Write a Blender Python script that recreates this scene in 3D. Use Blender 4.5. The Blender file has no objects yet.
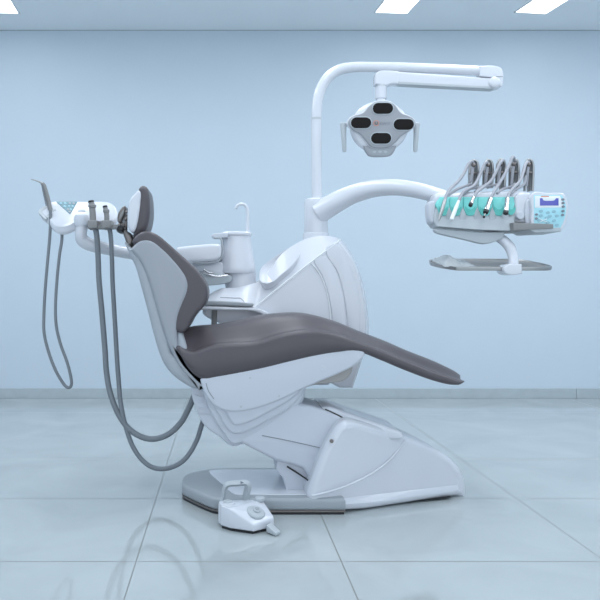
import bpy, bmesh, math, random
from mathutils import Vector, Matrix
random.seed(4)
scene = bpy.context.scene
COL = scene.collection

# ------------------------------------------------------------------ camera
EYE = 0.91
FPX = 750.0
CX, CY = 222.0, 290.0
cam_d = bpy.data.cameras.new('camera')
cam_d.sensor_width = 36.0
cam_d.lens = 36.0 * FPX / 600.0
cam_d.shift_x = (300 - CX) / 600.0
cam_d.shift_y = -(300 - CY) / 600.0
cam_d.clip_start = 0.05
cam = bpy.data.objects.new('camera', cam_d)
cam.location = (0, 0, EYE)
cam.rotation_euler = (math.radians(90), 0, 0)
COL.objects.link(cam)
scene.camera = cam

# ------------------------------------------------------------------ world, large lights, exposure
world = bpy.data.worlds.new('world')
scene.world = world
world.use_nodes = True
wb = world.node_tree.nodes['Background']
wb.inputs[0].default_value = (0.80, 0.90, 1.0, 1)
wb.inputs[1].default_value = 1.2

def area(name, loc, rot, sx, sy, power, color=(0.90, 0.95, 1.0)):
    l = bpy.data.lights.new(name, 'AREA')
    l.shape = 'RECTANGLE'; l.size = sx; l.size_y = sy; l.energy = power; l.color = color
    o = bpy.data.objects.new(name, l)
    o.location = loc; o.rotation_euler = rot
    COL.objects.link(o)
    return o
# added area lights standing in for ceiling panels, in extra rows for even light
for lx in (-2.6, -1.2, 0.2, 1.6, 3.0, 4.4):
    area('ceiling_fill_light', (lx, 3.4, 3.05), (0, 0, 0), 0.4, 3.4, 19)

vs = scene.view_settings
vs.view_transform = 'Standard'; vs.look = 'None'; vs.gamma = 1.0; vs.use_curve_mapping = False
vs.exposure = 0.47

# ------------------------------------------------------------------ materials
def mat(name, color, rough=0.4, metal=0.0, coat=0.0, emit=None, estr=0.0, bump=0.0, bscale=200.0, var=0.0, vscale=6.0, trans=0.0, spec=0.5):
    m = bpy.data.materials.new(name); m.use_nodes = True
    nt = m.node_tree; b = nt.nodes['Principled BSDF']
    b.inputs['Base Color'].default_value = (*color, 1)
    b.inputs['Roughness'].default_value = rough
    b.inputs['Metallic'].default_value = metal
    b.inputs['Coat Weight'].default_value = coat
    b.inputs['Coat Roughness'].default_value = 0.08
    b.inputs['Specular IOR Level'].default_value = spec
    b.inputs['Transmission Weight'].default_value = trans
    tc = nt.nodes.new('ShaderNodeTexCoord')
    if emit:
        b.inputs['Emission Color'].default_value = (*emit, 1)
        b.inputs['Emission Strength'].default_value = estr
    if var > 0:
        n = nt.nodes.new('ShaderNodeTexNoise'); n.inputs['Scale'].default_value = vscale; n.inputs['Detail'].default_value = 5
        r = nt.nodes.new('ShaderNodeMapRange')
        r.inputs['To Min'].default_value = 1 - var; r.inputs['To Max'].default_value = 1 + var
        mx = nt.nodes.new('ShaderNodeVectorMath'); mx.operation = 'SCALE'
        mx.inputs[0].default_value = color
        nt.links.new(tc.outputs['Object'], n.inputs['Vector'])
        nt.links.new(n.outputs['Fac'], r.inputs['Value'])
        nt.links.new(r.outputs['Result'], mx.inputs['Scale'])
        nt.links.new(mx.outputs[0], b.inputs['Base Color'])
    if bump > 0:
        n = nt.nodes.new('ShaderNodeTexNoise'); n.inputs['Scale'].default_value = bscale; n.inputs['Detail'].default_value = 3
        bp = nt.nodes.new('ShaderNodeBump'); bp.inputs['Strength'].default_value = bump; bp.inputs['Distance'].default_value = 0.002
        nt.links.new(tc.outputs['Object'], n.inputs['Vector'])
        nt.links.new(n.outputs['Fac'], bp.inputs['Height'])
        nt.links.new(bp.outputs[0], b.inputs['Normal'])
    return m

M = {
 'white': mat('white_gloss_plastic', (0.675, 0.695, 0.75), 0.24, coat=0.4, var=0.01),
 'white2': mat('white_satin_plastic', (0.60, 0.63, 0.69), 0.42, var=0.01),
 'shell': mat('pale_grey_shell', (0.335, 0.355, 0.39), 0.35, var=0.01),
 'shellrear': mat('pale_grey_rear_shell', (0.40, 0.43, 0.47), 0.4, var=0.01),
 'body': mat('seat_body_plastic', (0.60, 0.625, 0.69), 0.4, var=0.01),
 'seam': mat('shadow_gap', (0.25, 0.27, 0.30), 0.7, var=0.03),
 'leather': mat('grey_brown_upholstery', (0.086, 0.075, 0.084), 0.40, bump=0.12, bscale=260, var=0.04, vscale=12),
 'grey': mat('grey_rubber_cover', (0.36, 0.39, 0.42), 0.5, var=0.03),
 'lgrey': mat('light_grey_plastic', (0.47, 0.51, 0.54), 0.42, var=0.02),
 'taupe': mat('taupe_plastic', (0.25, 0.25, 0.25), 0.45, var=0.03),
 'hose': mat('grey_hose', (0.19, 0.21, 0.235), 0.5, var=0.02),
 'hoselight': mat('silver_hose', (0.36, 0.37, 0.41), 0.38, var=0.02),
 'chrome': mat('brushed_steel', (0.62, 0.62, 0.64), 0.22, metal=1.0, var=0.02),
 'steel': mat('dull_steel', (0.40, 0.40, 0.40), 0.35, metal=0.9, var=0.03),
 'bracket': mat('brown_metal', (0.20, 0.18, 0.17), 0.32, metal=0.7, var=0.05, vscale=60),
 'black': mat('black_plastic', (0.015, 0.015, 0.018), 0.3, var=0.02),
 'beige': mat('beige_underside', (0.40, 0.38, 0.37), 0.5, var=0.03),
 'teal': mat('teal_silicone', (0.20, 0.66, 0.62), 0.45, var=0.03, vscale=20),
 'tealshade': mat('shaded_teal_silicone', (0.10, 0.48, 0.43), 0.45, var=0.03, vscale=20),  # darker copy of the teal, carries the shade inside the slots
 'tealdark': mat('teal_panel', (0.12, 0.26, 0.31), 0.3, var=0.3, vscale=120),
 'paleblue': mat('pale_blue_panel', (0.42, 0.74, 0.82), 0.3, var=0.03),
 'keyblue': mat('blue_key', (0.30, 0.52, 0.60), 0.35, var=0.03),
 'screen': mat('indigo_screen', (0.06, 0.07, 0.30), 0.2, emit=(0.10, 0.11, 0.42), estr=0.35),
 'lens': mat('dark_lens', (0.008, 0.006, 0.006), 0.22, spec=0.15, var=0.5, vscale=160),
 'plate': mat('silver_lamp_plate', (0.33, 0.345, 0.375), 0.38, metal=0.2, var=0.02),
 'orange': mat('orange_print', (0.75, 0.25, 0.14), 0.5, var=0.02),
 'print': mat('grey_print', (0.22, 0.24, 0.28), 0.5, var=0.02),
 'printw': mat('white_print', (0.85, 0.88, 0.90), 0.5, var=0.01),
 'lamp': mat('ceiling_lamp_diffuser', (1, 1, 1), 0.5, emit=(0.96, 0.98, 1.0), estr=2.2),
 'film': mat('clear_film', (0.70, 0.74, 0.76), 0.25, trans=0.35, var=0.02),
 'blue': mat('blue_ring', (0.10, 0.28, 0.40), 0.3, var=0.02),
}

# ------------------------------------------------------------------ mesh helpers
def P(px, py, d):
    return Vector(((px - CX) / FPX * d, d, EYE - (py - CY) / FPX * d))

ORG = {}
def obj(name, bm, m, parent=None, angle=38, smooth=True):
    me = bpy.data.meshes.new(name)
    if parent is not None and ORG.get(parent):
        bmesh.ops.translate(bm, verts=bm.verts, vec=-Vector(ORG[parent]))
    bmesh.ops.remove_doubles(bm, verts=bm.verts, dist=1e-6)
    bmesh.ops.recalc_face_normals(bm, faces=bm.faces)
    if smooth:
        for f in bm.faces: f.smooth = True
    bm.to_mesh(me); bm.free()
    if smooth: me.set_sharp_from_angle(angle=math.radians(angle))
    me.materials.append(m)
    o = bpy.data.objects.new(name, me)
    COL.objects.link(o)
    if parent is not None:
        o.parent = parent
        ORG[o] = ORG.get(parent)
    return o

def thing(name, label, cat, loc, group=None):
    o = bpy.data.objects.new(name, None); o.empty_display_size = 0.1
    COL.objects.link(o); o.location = loc
    o['label'] = label; o['category'] = cat
    if group: o['group'] = group
    ORG[o] = tuple(loc)
    return o
def struct(name, bm, m, smooth=False, parent=None):
    o = obj(name, bm, m, parent, smooth=smooth)
    if parent is None: o['kind'] = 'structure'
    return o

def smooth_path(pts, n=8, closed=False):
    """Hermite curve through the points; a trailing 's' marks a corner."""
    P_ = [Vector(p[:-1]) if isinstance(p[-1], str) else Vector(p) for p in pts]
    S = [isinstance(p[-1], str) for p in pts]
    N = len(P_); out = []
    segs = N if closed else N - 1
    for i in range(segs):
        a, b = P_[i], P_[(i + 1) % N]
        L = (b - a).length
        def tan(k):
            k %= N
            if S[k] or (not closed and k in (0, N - 1)): return (b - a)
            t = P_[(k + 1) % N] - P_[(k - 1) % N]
            return t.normalized() * L if t.length > 1e-9 else (b - a)
        m0, m1 = tan(i), tan(i + 1)
        for j in range(n):
            t = j / n
            out.append((2*t**3-3*t**2+1)*a + (t**3-2*t**2+t)*m0 + (-2*t**3+3*t**2)*b + (t**3-t**2)*m1)
    if not closed: out.append(P_[-1].copy())
    return out

def loft(bm, rings, cap=True, closed=True):
    vr = [[bm.verts.new(p) for p in r] for r in rings]
    n = len(vr[0])
    for a, b in zip(vr, vr[1:]):
        for i in range(n if closed else n - 1):
            j = (i + 1) % n
            try: bm.faces.new((a[i], a[j], b[j], b[i]))
            except ValueError: pass
    if cap:
        for r in (vr[0], vr[-1]):
            u_ = [v for k_, v in enumerate(r) if (v.co - r[k_-1].co).length > 1e-6]
            if len(u_) < 3: continue
            f = bm.faces.new(u_); f.normal_update()
            bmesh.ops.triangulate(bm, faces=[f], ngon_method='EAR_CLIP')
    return vr

def inset2(pts, r):
    """inset a closed list of 2-vectors by r"""
    n = len(pts)
    A = sum(pts[i].x * pts[(i+1) % n].y - pts[(i+1) % n].x * pts[i].y for i in range(n))
    s = 1 if A > 0 else -1
    out = []
    for i in range(n):
        a, b, c = pts[i-1], pts[i], pts[(i+1) % n]
        d1 = (b - a); d2 = (c - b)
        if d1.length < 1e-9: d1 = d2
        if d2.length < 1e-9: d2 = d1
        d1 = d1.normalized(); d2 = d2.normalized()
        n1 = Vector((-d1.y, d1.x)) * s; n2 = Vector((-d2.y, d2.x)) * s
        m = n1 + n2
        if m.length < 1e-6: m = n1
        m.normalize()
        k = max(0.6, m.dot(n1))
        out.append(b + m * (r / k))
    return untangle(out)

def untangle(q):
    """pull every small loop of a closed outline together to the point where it crosses itself"""
    n = len(q); q = [p.copy() for p in q]
    for i in range(n):
        a, b = q[i], q[(i+1) % n]
        for g in range(min(30, n // 3), 1, -1):
            j = i + g
            c, d = q[j % n], q[(j+1) % n]
            r_, s_ = b - a, d - c
            den = r_.x * s_.y - r_.y * s_.x
            if abs(den) < 1e-14: continue
            t = ((c.x - a.x) * s_.y - (c.y - a.y) * s_.x) / den
            u = ((c.x - a.x) * r_.y - (c.y - a.y) * r_.x) / den
            if 0 <= t <= 1 and 0 <= u <= 1:
                x = a + r_ * t
                for k_ in range(i + 1, j + 1): q[k_ % n] = x.copy()
                break
    return q

def slab(pts2, w0, w1, r, fmap, bm=None, steps=4):
    """closed outline (list of 2-vectors) extruded from w0 to w1 with rounded rims, mapped by fmap(u, v, w)"""
    bm = bm or bmesh.new()
    rings = []
    s = 1 if w1 > w0 else -1
    r = min(r, abs(w1 - w0) / 2.001)
    lay = []
    for k in range(steps + 1):
        a = math.pi / 2 * k / steps
        lay.append((w0 + s * r * (1 - math.sin(a)), r * (1 - math.cos(a))))
    lay = lay[::-1]                       # k=steps: w0 rim, fully inset
    lay = [(w0 + s * r * (1 - math.sin(math.pi/2*k/steps)), r * (1 - math.cos(math.pi/2*k/steps))) for k in range(steps, -1, -1)]
    lay2 = [(w1 - s * r * (1 - math.sin(math.pi/2*k/steps)), r * (1 - math.cos(math.pi/2*k/steps))) for k in range(0, steps + 1)]
    for w, ins in lay + lay2:
        q = inset2(pts2, ins) if ins > 1e-6 else pts2
        rings.append([fmap(p.x, p.y, w) for p in q])
    loft(bm, rings)
    return bm

def pxslab(pts, d0, d1, r=0.01, n=6, half=None, yc=None, bm=None, steps=4):
    """outline given in photograph pixels at distance d0, extruded away from the lens to d1 (parallel sides in the world).
    half(x): optional half width as a fraction, about the centre plane yc"""
    if n > 1:
        q = smooth_path(pts, n, True)
    else:
        q = [Vector(p[:2]) for p in pts]
    w = [P(p.x, p.y, d0) for p in q]
    pts2 = [Vector((v.x, v.z)) for v in w]
    def fm(u, v, y):
        if half: y = yc + (y - yc) * half(u, v)
        return Vector((u, y, v))
    return slab(pts2, d0, d1, r, fm, bm, steps)

def tube(pts, rad, bm=None, n=8, seg=10, cap=True, sx=1.0, sy=1.0, raw=False):
    """tube along a smoothed path; rad = number or list per control point"""
    bm = bm or bmesh.new()
    path = [Vector(p) for p in pts] if raw else smooth_path([tuple(p) for p in pts], n)
    N = len(path); C = len(pts)
    rings = []; up = None
    for i, p in enumerate(path):
        t = (path[min(i+1, N-1)] - path[max(i-1, 0)]).normalized()
        if up is None:
            up = Vector((0, 1, 0)) if abs(t.y) < 0.9 else Vector((0, 0, 1))
        up = (up - t * up.dot(t)).normalized()
        side = t.cross(up)
        if isinstance(rad, (list, tuple)):
            f = i / (N - 1) * (C - 1); k = min(int(f), C - 2); f -= k
            r = rad[k] * (1 - f) + rad[k+1] * f
        else: r = rad
        rings.append([p + (side * math.cos(a) * sx + up * math.sin(a) * sy) * r for a in [2*math.pi*j/seg for j in range(seg)]])
    loft(bm, rings, cap)
    return bm

def box(lo, hi, r=0.004, bm=None, seg=3, M4=None):
    bm = bm or bmesh.new()
    g = bmesh.ops.create_cube(bm, size=1)
    vs_ = g['verts']
    lo, hi = Vector(lo), Vector(hi)
    for v in vs_:
        v.co = Vector([(lo[i] + hi[i]) / 2 + v.co[i] * (hi[i] - lo[i]) for i in range(3)])
    if r > 0:
        es = list({e for v in vs_ for e in v.link_edges})
        res = bmesh.ops.bevel(bm, geom=es, offset=r, segments=seg, affect='EDGES', profile=0.5)
        vs_ = list({v for f in res['faces'] for v in f.verts} | {v for v in vs_ if v.is_valid})
    if M4: bmesh.ops.transform(bm, matrix=M4, verts=vs_)
    return bm

def lathe(profile, center, axis=(0, 0, 1), n=32, bm=None, sx=1, sy=1, cap=True):
    """profile: (radius, height) list, turned about axis through center"""
    bm = bm or bmesh.new()
    q = Vector((0, 0, 1)).rotation_difference(Vector(axis).normalized()).to_matrix()
    rings = [[Vector(center) + q @ Vector((r * sx * math.cos(2*math.pi*j/n), r * sy * math.sin(2*math.pi*j/n), h)) for j in range(n)] for r, h in profile]
    loft(bm, rings, cap)
    return bm

def solid(verts, faces, bm=None, r=0.0, seg=3):
    bm = bm or bmesh.new()
    v = [bm.verts.new(p) for p in verts]
    for f in faces: bm.faces.new([v[i] for i in f])
    if r > 0: bmesh.ops.bevel(bm, geom=list(bm.edges), offset=r, segments=seg, affect='EDGES', profile=0.5)
    return bm

def layered(profiles, n=6, cap=True):
    """profiles: list of (distance, pixel outline, distance the pixels are read at); all outlines have as many points"""
    rings = []
    for y, pts, dref in profiles:
        q = smooth_path(pts, n, True)
        ring = []
        for p in q:
            v = P(p.x, p.y, dref); v.y = y
            ring.append(v)
        rings.append(ring)
    bm = bmesh.new()
    loft(bm, rings, cap)
    return bm

# ------------------------------------------------------------------ the room
def tile_floor_material():
    m = bpy.data.materials.new('polished_floor_tiles'); m.use_nodes = True
    nt = m.node_tree; N = nt.nodes; L = nt.links; b = N['Principled BSDF']
    geo = N.new('ShaderNodeNewGeometry'); sep = N.new('ShaderNodeSeparateXYZ'); L.new(geo.outputs['Position'], sep.inputs[0])
    def near(out, vals, w):
        acc = None
        for v in vals:
            c = N.new('ShaderNodeMath'); c.operation = 'COMPARE'; c.inputs[1].default_value = v; c.inputs[2].default_value = w
            L.new(out, c.inputs[0])
            if acc is None: acc = c.outputs[0]
            else:
                a = N.new('ShaderNodeMath'); a.operation = 'MAXIMUM'; L.new(acc, a.inputs[0]); L.new(c.outputs[0], a.inputs[1]); acc = a.outputs[0]
        return acc
    gx = near(sep.outputs['X'], [-2.4, -0.288, 0.40, 1.285, 2.9], 0.0020)
    gy = near(sep.outputs['Y'], [0.98, 1.745, 2.513, 3.275, 4.037, 5.56], 0.0030)
    g = N.new('ShaderNodeMath'); g.operation = 'MAXIMUM'; L.new(gx, g.inputs[0]); L.new(gy, g.inputs[1])
    n1 = N.new('ShaderNodeTexNoise'); n1.inputs['Scale'].default_value = 2.2; n1.inputs['Detail'].default_value = 7; n1.inputs['Distortion'].default_value = 0.7
    L.new(geo.outputs['Position'], n1.inputs['Vector'])
    cr = N.new('ShaderNodeValToRGB')
    cr.color_ramp.elements[0].position = 0.32; cr.color_ramp.elements[0].color = (0.40, 0.44, 0.45, 1)
    cr.color_ramp.elements[1].position = 0.70; cr.color_ramp.elements[1].color = (0.47, 0.51, 0.52, 1)
    L.new(n1.outputs['Fac'], cr.inputs[0])
    mx = N.new('ShaderNodeMix'); mx.data_type = 'RGBA'
    L.new(g.outputs[0], mx.inputs['Factor']); L.new(cr.outputs[0], mx.inputs['A']); mx.inputs['B'].default_value = (0.20, 0.21, 0.20, 1)
    L.new(mx.outputs['Result'], b.inputs['Base Color'])
    rr = N.new('ShaderNodeMath'); rr.operation = 'MULTIPLY_ADD'; L.new(g.outputs[0], rr.inputs[0]); rr.inputs[1].default_value = 0.4; rr.inputs[2].default_value = 0.07
    L.new(rr.outputs[0], b.inputs['Roughness'])
    b.inputs['IOR'].default_value = 1.75
    return m

X0, X1, Y0, Y1, ZC = -3.4, 4.9, -1.6, 6.32, 3.10
wall_mat = mat('pale_blue_painted_wall', (0.58, 0.665, 0.74), 0.75, bump=0.05, bscale=60, var=0.02, vscale=3.5)
ceil_mat = mat('pale_blue_ceiling', (0.82, 0.87, 0.91), 0.8, var=0.02, vscale=2.0)
base_mat = mat('stone_baseboard', (0.44, 0.50, 0.53), 0.35, var=0.10, vscale=14)
gap_shade_mat = mat('shaded_ceiling_joint', (0.36, 0.42, 0.46), 0.8, var=0.25, vscale=5)
struct('floor', box((X0, Y0, -0.1), (X1, Y1, 0), 0), tile_floor_material())
struct('wall_back', box((X0, Y1, 0), (X1, Y1 + 0.12, ZC), 0), wall_mat)
struct('wall_left', box((X0 - 0.12, Y0, 0), (X0, Y1 + 0.12, ZC), 0), wall_mat)
struct('wall_right', box((X1, Y0, 0), (X1 + 0.12, Y1 + 0.12, ZC), 0), wall_mat)
struct('ceiling', box((X0, Y0, ZC), (X1, Y1 + 0.12, ZC + 0.1), 0), ceil_mat)
bm = bmesh.new(); x = X0
for w in (3.19, 3.19, 1.92):
    box((x + 0.0015, Y1 - 0.014, 0), (x + w - 0.0015, Y1, 0.082), 0.002, bm, 1); x += w
struct('baseboard_back', bm, base_mat)
struct('gap_shade_1', box((X0, Y1 - 0.004, ZC - 0.006), (X1, Y1, ZC), 0), gap_shade_mat)  # thin dark strip painting the shade in the gap between wall and ceiling

def ceiling_light(X, Yedge, ang, label):
    t = thing('ceiling_light', label, 'ceiling light', (X, Yedge, ZC - 0.012), 'recessed ceiling lights')
    bm = box((X - 0.128, Yedge - 1.2 + 0.01, ZC - 0.006), (X + 0.128, Yedge - 0.01, ZC - 0.002), 0.001)
    obj('diffuser', bm, M['lamp'], t)
    bm = bmesh.new()
    for lo, hi in (((X-0.135, Yedge-1.2, ZC-0.010), (X-0.127, Yedge, ZC-0.001)), ((X+0.127, Yedge-1.2, ZC-0.010), (X+0.135, Yedge, ZC-0.001)),
                   ((X-0.135, Yedge-0.012, ZC-0.010), (X+0.135, Yedge, ZC-0.001)), ((X-0.135, Yedge-1.2, ZC-0.010), (X+0.135, Yedge-1.188, ZC-0.001))):
        box(lo, hi, 0.001, bm, 1)
    obj('frame', bm, M['printw'], t)
    t.rotation_euler = (0, 0, math.radians(ang))
    return t
ceiling_light(-1.735, 5.92, 3, 'white ceiling light panel at the far left, above the assistant console')
ceiling_light(1.332, 5.92, 5, 'white ceiling light panel above the operating light arm, middle one of three')
ceiling_light(2.43, 5.92, 9, 'white ceiling light panel at the far right, above the control panel')

# ------------------------------------------------------------------ dental chair
YC = 3.32
chair = thing('dental_chair', 'raised dental chair with dark grey upholstery and white base', 'dental chair', (0.45, YC, 0.0))

# foot platform
def plan_slab(pts, z0, z1, r, bm=None, n=5):
    q = smooth_path(pts, n, True)
    return slab([Vector((p.x, p.y)) for p in q], z0, z1, r, lambda u, v, w: Vector((u, v, w)), bm)
pp = [(-0.150, 3.47), (-0.172, 3.42), (-0.176, 3.28), (-0.160, 3.235), (-0.045, 3.06), (-0.005, 3.038), (0.06, 3.035), (0.5, 3.035, 's'), (0.5, 3.56, 's'), (0.02, 3.56), (-0.06, 3.54)]
bm = plan_slab(pp, 0.016, 0.066, 0.014)
plat = obj('foot_platform', bm, M['grey'], chair)
obj('base_rim', plan_slab([(x * 0.99, 3.3 + (y - 3.3) * 0.985, *r) for x, y, *r in pp], 0.0, 0.012, 0.002), M['black'], chair)
obj('base_edge', plan_slab([(x * 0.998, 3.3 + (y - 3.3) * 0.998, *r) for x, y, *r in pp], 0.010, 0.017, 0.002), M['bracket'], chair)
bm = plan_slab([(-0.06, 3.47), (0.0, 3.26, 's'), (0.05, 3.10), (0.09, 3.09), (0.5, 3.09, 's'), (0.5, 3.52, 's'), (0.05, 3.52), (-0.04, 3.51)], 0.060, 0.0695, 0.003)
obj('platform_inlay', bm, M['white'], chair)

# wedge housing: lofted across in depth, narrowing toward the tip
def wedge_half(u, v):
    t = min(1, max(0, (u - 0.46) / 0.60))
    return 1.0 - 0.80 * t ** 1.25
whs = [(307, 495, 's'), (311, 482), (319, 460), (327, 443), (336, 428), (345, 421), (358, 422), (380, 428), (404, 436), (430, 446.5), (448, 457), (459, 468), (464, 480), (464, 500), (455, 512, 's'), (308, 512, 's')]
# points along the wedge are read at the slanted near face
def near_face(px):
    t = max(0, min(1, (px - 345) / 119.0)); return 3.04 + 0.26 * t
def wedge_ring(ins, half_scale, y_sign):
    q = smooth_path(whs, 5, True)
    pts = []
    for p in q:
        v = P(p.x, p.y, near_face(p.x)); v.z = max(v.z, 0.004)
        pts.append((Vector((v.x, v.z)), v.y))
    ip = inset2([a for a, _ in pts], ins)
    out = []
    for (a, y), b in zip(pts, ip):
        hw = YC - y
        out.append(Vector((b.x, YC + y_sign * max(0.012, hw - half_scale), max(b.y, 0.004))))
    return out
rings = []
R_ = 0.030
for k in range(5, -1, -1):
    a = math.pi/2*k/5
    rings.append(wedge_ring(R_*(1-math.cos(a)), R_*(1-math.sin(a)), -1))
# reorder so first ring is the outermost depth
rings = [wedge_ring(R_*(1-math.cos(math.pi/2*k/5)), R_*(1-math.sin(math.pi/2*k/5)), -1) for k in range(5, -1, -1)]
rings += [wedge_ring(R_*(1-math.cos(math.pi/2*k/5)), R_*(1-math.sin(math.pi/2*k/5)), 1) for k in range(0, 6)]
bm = bmesh.new(); loft(bm, rings)
house = obj('base_housing', bm, M['white'], chair, angle=50)
# raised rib curving over the side of the housing
def onwedge(px, py, off=0.0): return P(px, py, near_face(px) - off)
bm = tube([onwedge(405, 440, -0.004), onwedge(396, 453), onwedge(385, 464), onwedge(370, 474.5), onwedge(350, 484.5), onwedge(330, 491.5), onwedge(312, 496)], 0.0045, n=5, seg=8)
obj('rib', bm, M['white'], house)
bm = lathe([(0.0005, -0.004), (0.008, -0.004), (0.008, 0.002), (0.0005, 0.004)], onwedge(331.5, 441, 0.001), (0, 1, 0), 14)
obj('screw', bm, M['bracket'], house)
bm = pxslab([(345, 509, 's'), (463, 492, 's'), (463, 497, 's'), (345, 513, 's')], 3.10, 3.5, 0.001, 2, half=lambda u, v: wedge_half(u, v) * 0.94, yc=YC)
for v in bm.verts: v.co.z = 0.0 if v.co.z < 0.013 else 0.008
obj('base_gasket', bm, M['black'], chair)
# cover sheet between lift arm and housing (darker top)
bm = pxslab([(322, 409), (330, 407), (345, 412), (365, 419), (388, 427), (404, 436.5), (390, 440, 's'), (345, 430, 's')], 3.14, 3.42, 0.012, 4)
obj('top_cover', bm, M['white'], chair)
bm = tube([P(325, 409.5, 3.135), P(337, 415, 3.13), P(350, 421.5, 3.12)], 0.004, n=3, seg=6)
obj('slot', bm, M['black'], chair)

# lift arm
bm = pxslab([(235, 440, 's'), (262, 425), (292, 403, 's'), (312, 406), (335, 414), (352, 424), (345, 455), (318, 489, 's'), (309, 478), (303, 469), (294, 465.5), (276, 461, 's'), (258, 452)], 3.12, 3.38, 0.016, 4)
arm = obj('lift_arm', bm, M['body'], chair)
bm = tube([P(262, 435.5, 3.118), P(290, 441, 3.118), P(325, 449, 3.118)], 0.0016, n=3, seg=6)
obj('seam_line', bm, M['seam'], arm)
bm = pxslab([(277, 458, 's'), (292, 459, 's'), (318, 473, 's'), (314, 498, 's'), (288, 497, 's'), (283, 478, 's'), (276, 470, 's')], 3.16, 3.48, 0.005, 3)
obj('lower_link', bm, M['body'], chair)
bm = tube([P(287, 466.5, 3.155), P(299, 474, 3.15), P(311, 482.5, 3.10)], 0.0035, n=3, seg=6)
obj('slot', bm, M['black'], chair)

# ribbed under-seat cover: nested outlines, each one wider
def cov(pts, d, r, par, name):
    bm = pxslab(pts, d, 2 * YC - d, r, 5)
    return obj(name, bm, M['body'], par)
c1 = cov([(190, 384, 's'), (192, 397), (197, 412), (203, 424), (210, 431), (219, 437), (232, 446.5), (246, 443), (264, 432), (284, 419), (300, 406), (305, 396), (306, 378, 's'), (250, 372, 's')], 3.145, 0.012, chair, 'underseat_cover')
cov([(200, 384, 's'), (206, 402), (215, 420), (224, 434), (233, 444), (247, 440), (266, 428), (286, 415), (300, 403), (304, 394), (305, 378, 's'), (250, 372, 's')], 3.120, 0.010, c1, 'cover_panel')
cov([(203, 384, 's'), (210, 400), (219, 416), (226, 428), (234, 434), (246, 432.5), (268, 421), (290, 408), (303, 392), (304, 378, 's'), (250, 372, 's')], 3.100, 0.012, c1, 'cover_panel')
cov([(205, 384, 's'), (213, 398), (224, 409), (230, 421), (235, 425.5), (247, 423.5), (270, 412), (292, 399), (303, 387), (304, 376, 's'), (250, 372, 's')], 3.080, 0.012, c1, 'cover_panel')
bm = bmesh.new()
for k in range(4):
    tube([P(195 + k*1.2, 395 + k*6, 3.142), P(200 + k*1.2, 396.5 + k*6, 3.136), P(206 + k*1.2, 396 + k*6, 3.138)], 0.0022, bm, 3, 6)
obj('ribs', bm, M['body'], c1)

# seat frame shell
ss = [(200, 380, 's'), (203, 375, 's'), (230, 371, 's'), (262, 365), (290, 358), (325, 351), (350, 348), (364, 350.5, 's'), (365, 355), (357, 364), (345, 371), (330, 377.5), (303, 389), (285, 398), (262, 407), (245, 411), (229, 411.5), (216, 407), (208, 399), (202, 387)]
bm = pxslab(ss, 3.068, 2*YC - 3.068, 0.010, 5)
frame = obj('seat_frame', bm, M['body'], chair)
for px, py, r in ((322.5, 368.5, 0.013), (241, 406.5, 0.006), (250, 378, 0.004), (279, 396, 0.004)):
    y = 3.068
    bm = lathe([(0.0005, -0.003), (r * 0.85, -0.003), (r, 0.0), (r, 0.012)], P(px, py, y + 0.002), (0, 1, 0), 18)
    obj('screw', bm, M['white2'] if r > 0.01 else M['lgrey'], frame)
bm = tube([P(206, 383, 3.067), P(208.5, 391, 3.067), P(214, 399, 3.067)], 0.0014, n=3, seg=6)
obj('seam_line', bm, M['seam'], frame)
# hinge housing for the leg rest
bm = pxslab([(300, 378, 's'), (330, 366), (353, 358, 's'), (352, 372), (345, 380), (336, 382.5), (315, 385), (302, 389, 's')], 3.12, 3.50, 0.008, 3)
obj('hinge_housing', bm, M['beige'], chair)

# seat cushion: stations along its length (underside, side bolster, crown), each with a rounded cross section
stn = [((181, 357), (178.5, 346), (179, 334)), ((187, 368), (186, 350), (184.5, 330)), ((195, 377), (194, 351), (192, 328)), ((204, 381), (203, 348), (202, 327)),
       ((216, 379.5), (215, 344.5), (215, 326)), ((235, 376), (235, 343), (235, 322.5)), ((262, 370.5), (257, 341.5), (257, 317)), ((287, 364.5), (280, 334.5), (280, 314.3)),
       ((312, 358.5), (306, 330), (306, 314)), ((335, 354), (335, 333), (335, 321)), ((359, 352.5), (361, 342), (361, 331.5)), ((379, 359.5), (385, 351), (386, 341)),
       ((404, 370), (408, 360.5), (409, 351)), ((432, 380.5), (436, 371.5), (437, 362)), ((450, 385.2), (454, 378), (455, 370.5)), ((459, 385.5), (461, 380.5), (461, 374.5))]
def hwx(px):
    t = max(0, min(1, (px - 340) / 125.0))
    return 0.262 - 0.035 * t
B_c = smooth_path([b for b, _, _ in stn], 4); S_c = smooth_path([m for _, m, _ in stn], 4); C_c = smooth_path([c for _, _, c in stn], 4)
sect = [(0.0, 0, 0), (0.5, 0, 0), (0.88, 0, 0.0), (0.96, 0, 0.06), (0.99, 0, 0.2), (1.0, 0, 0.45), (0.995, 0, 0.68), (0.975, 0, 0.86), (0.94, 0, 0.96), (0.89, 0, 1.0), (0.85, 0.01, 1), (0.80, 0.06, 1), (0.73, 0.24, 1), (0.64, 0.55, 1), (0.52, 0.84, 1), (0.38, 0.96, 1), (0.2, 1.0, 1), (0.0, 1.0, 1)]
rings = []
NS = len(B_c)
def seat_ring(i, sh=0.0):
    b2, m2, c2 = B_c[i], S_c[i], C_c[i]
    hw = hwx(m2.x) * (1 - 0.10 * sh)
    dn = YC - hw
    b3, m3 = P(b2.x, b2.y, dn), P(m2.x, m2.y, dn)
    c3 = P(c2.x, c2.y, YC - 0.5 * hw)
    mid = (b3 + m3 + c3) / 3
    half = []
    for f, cf, sf in sect:
        v = b3.lerp(m3, sf) if cf == 0 else m3.lerp(c3, cf)
        v = v.lerp(mid, sh)
        half.append((v.x, f * hw, v.z))
    return [Vector((x, YC - y, z)) for x, y, z in half] + [Vector((x, YC + y, z)) for x, y, z in half[-2:0:-1]]
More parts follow.
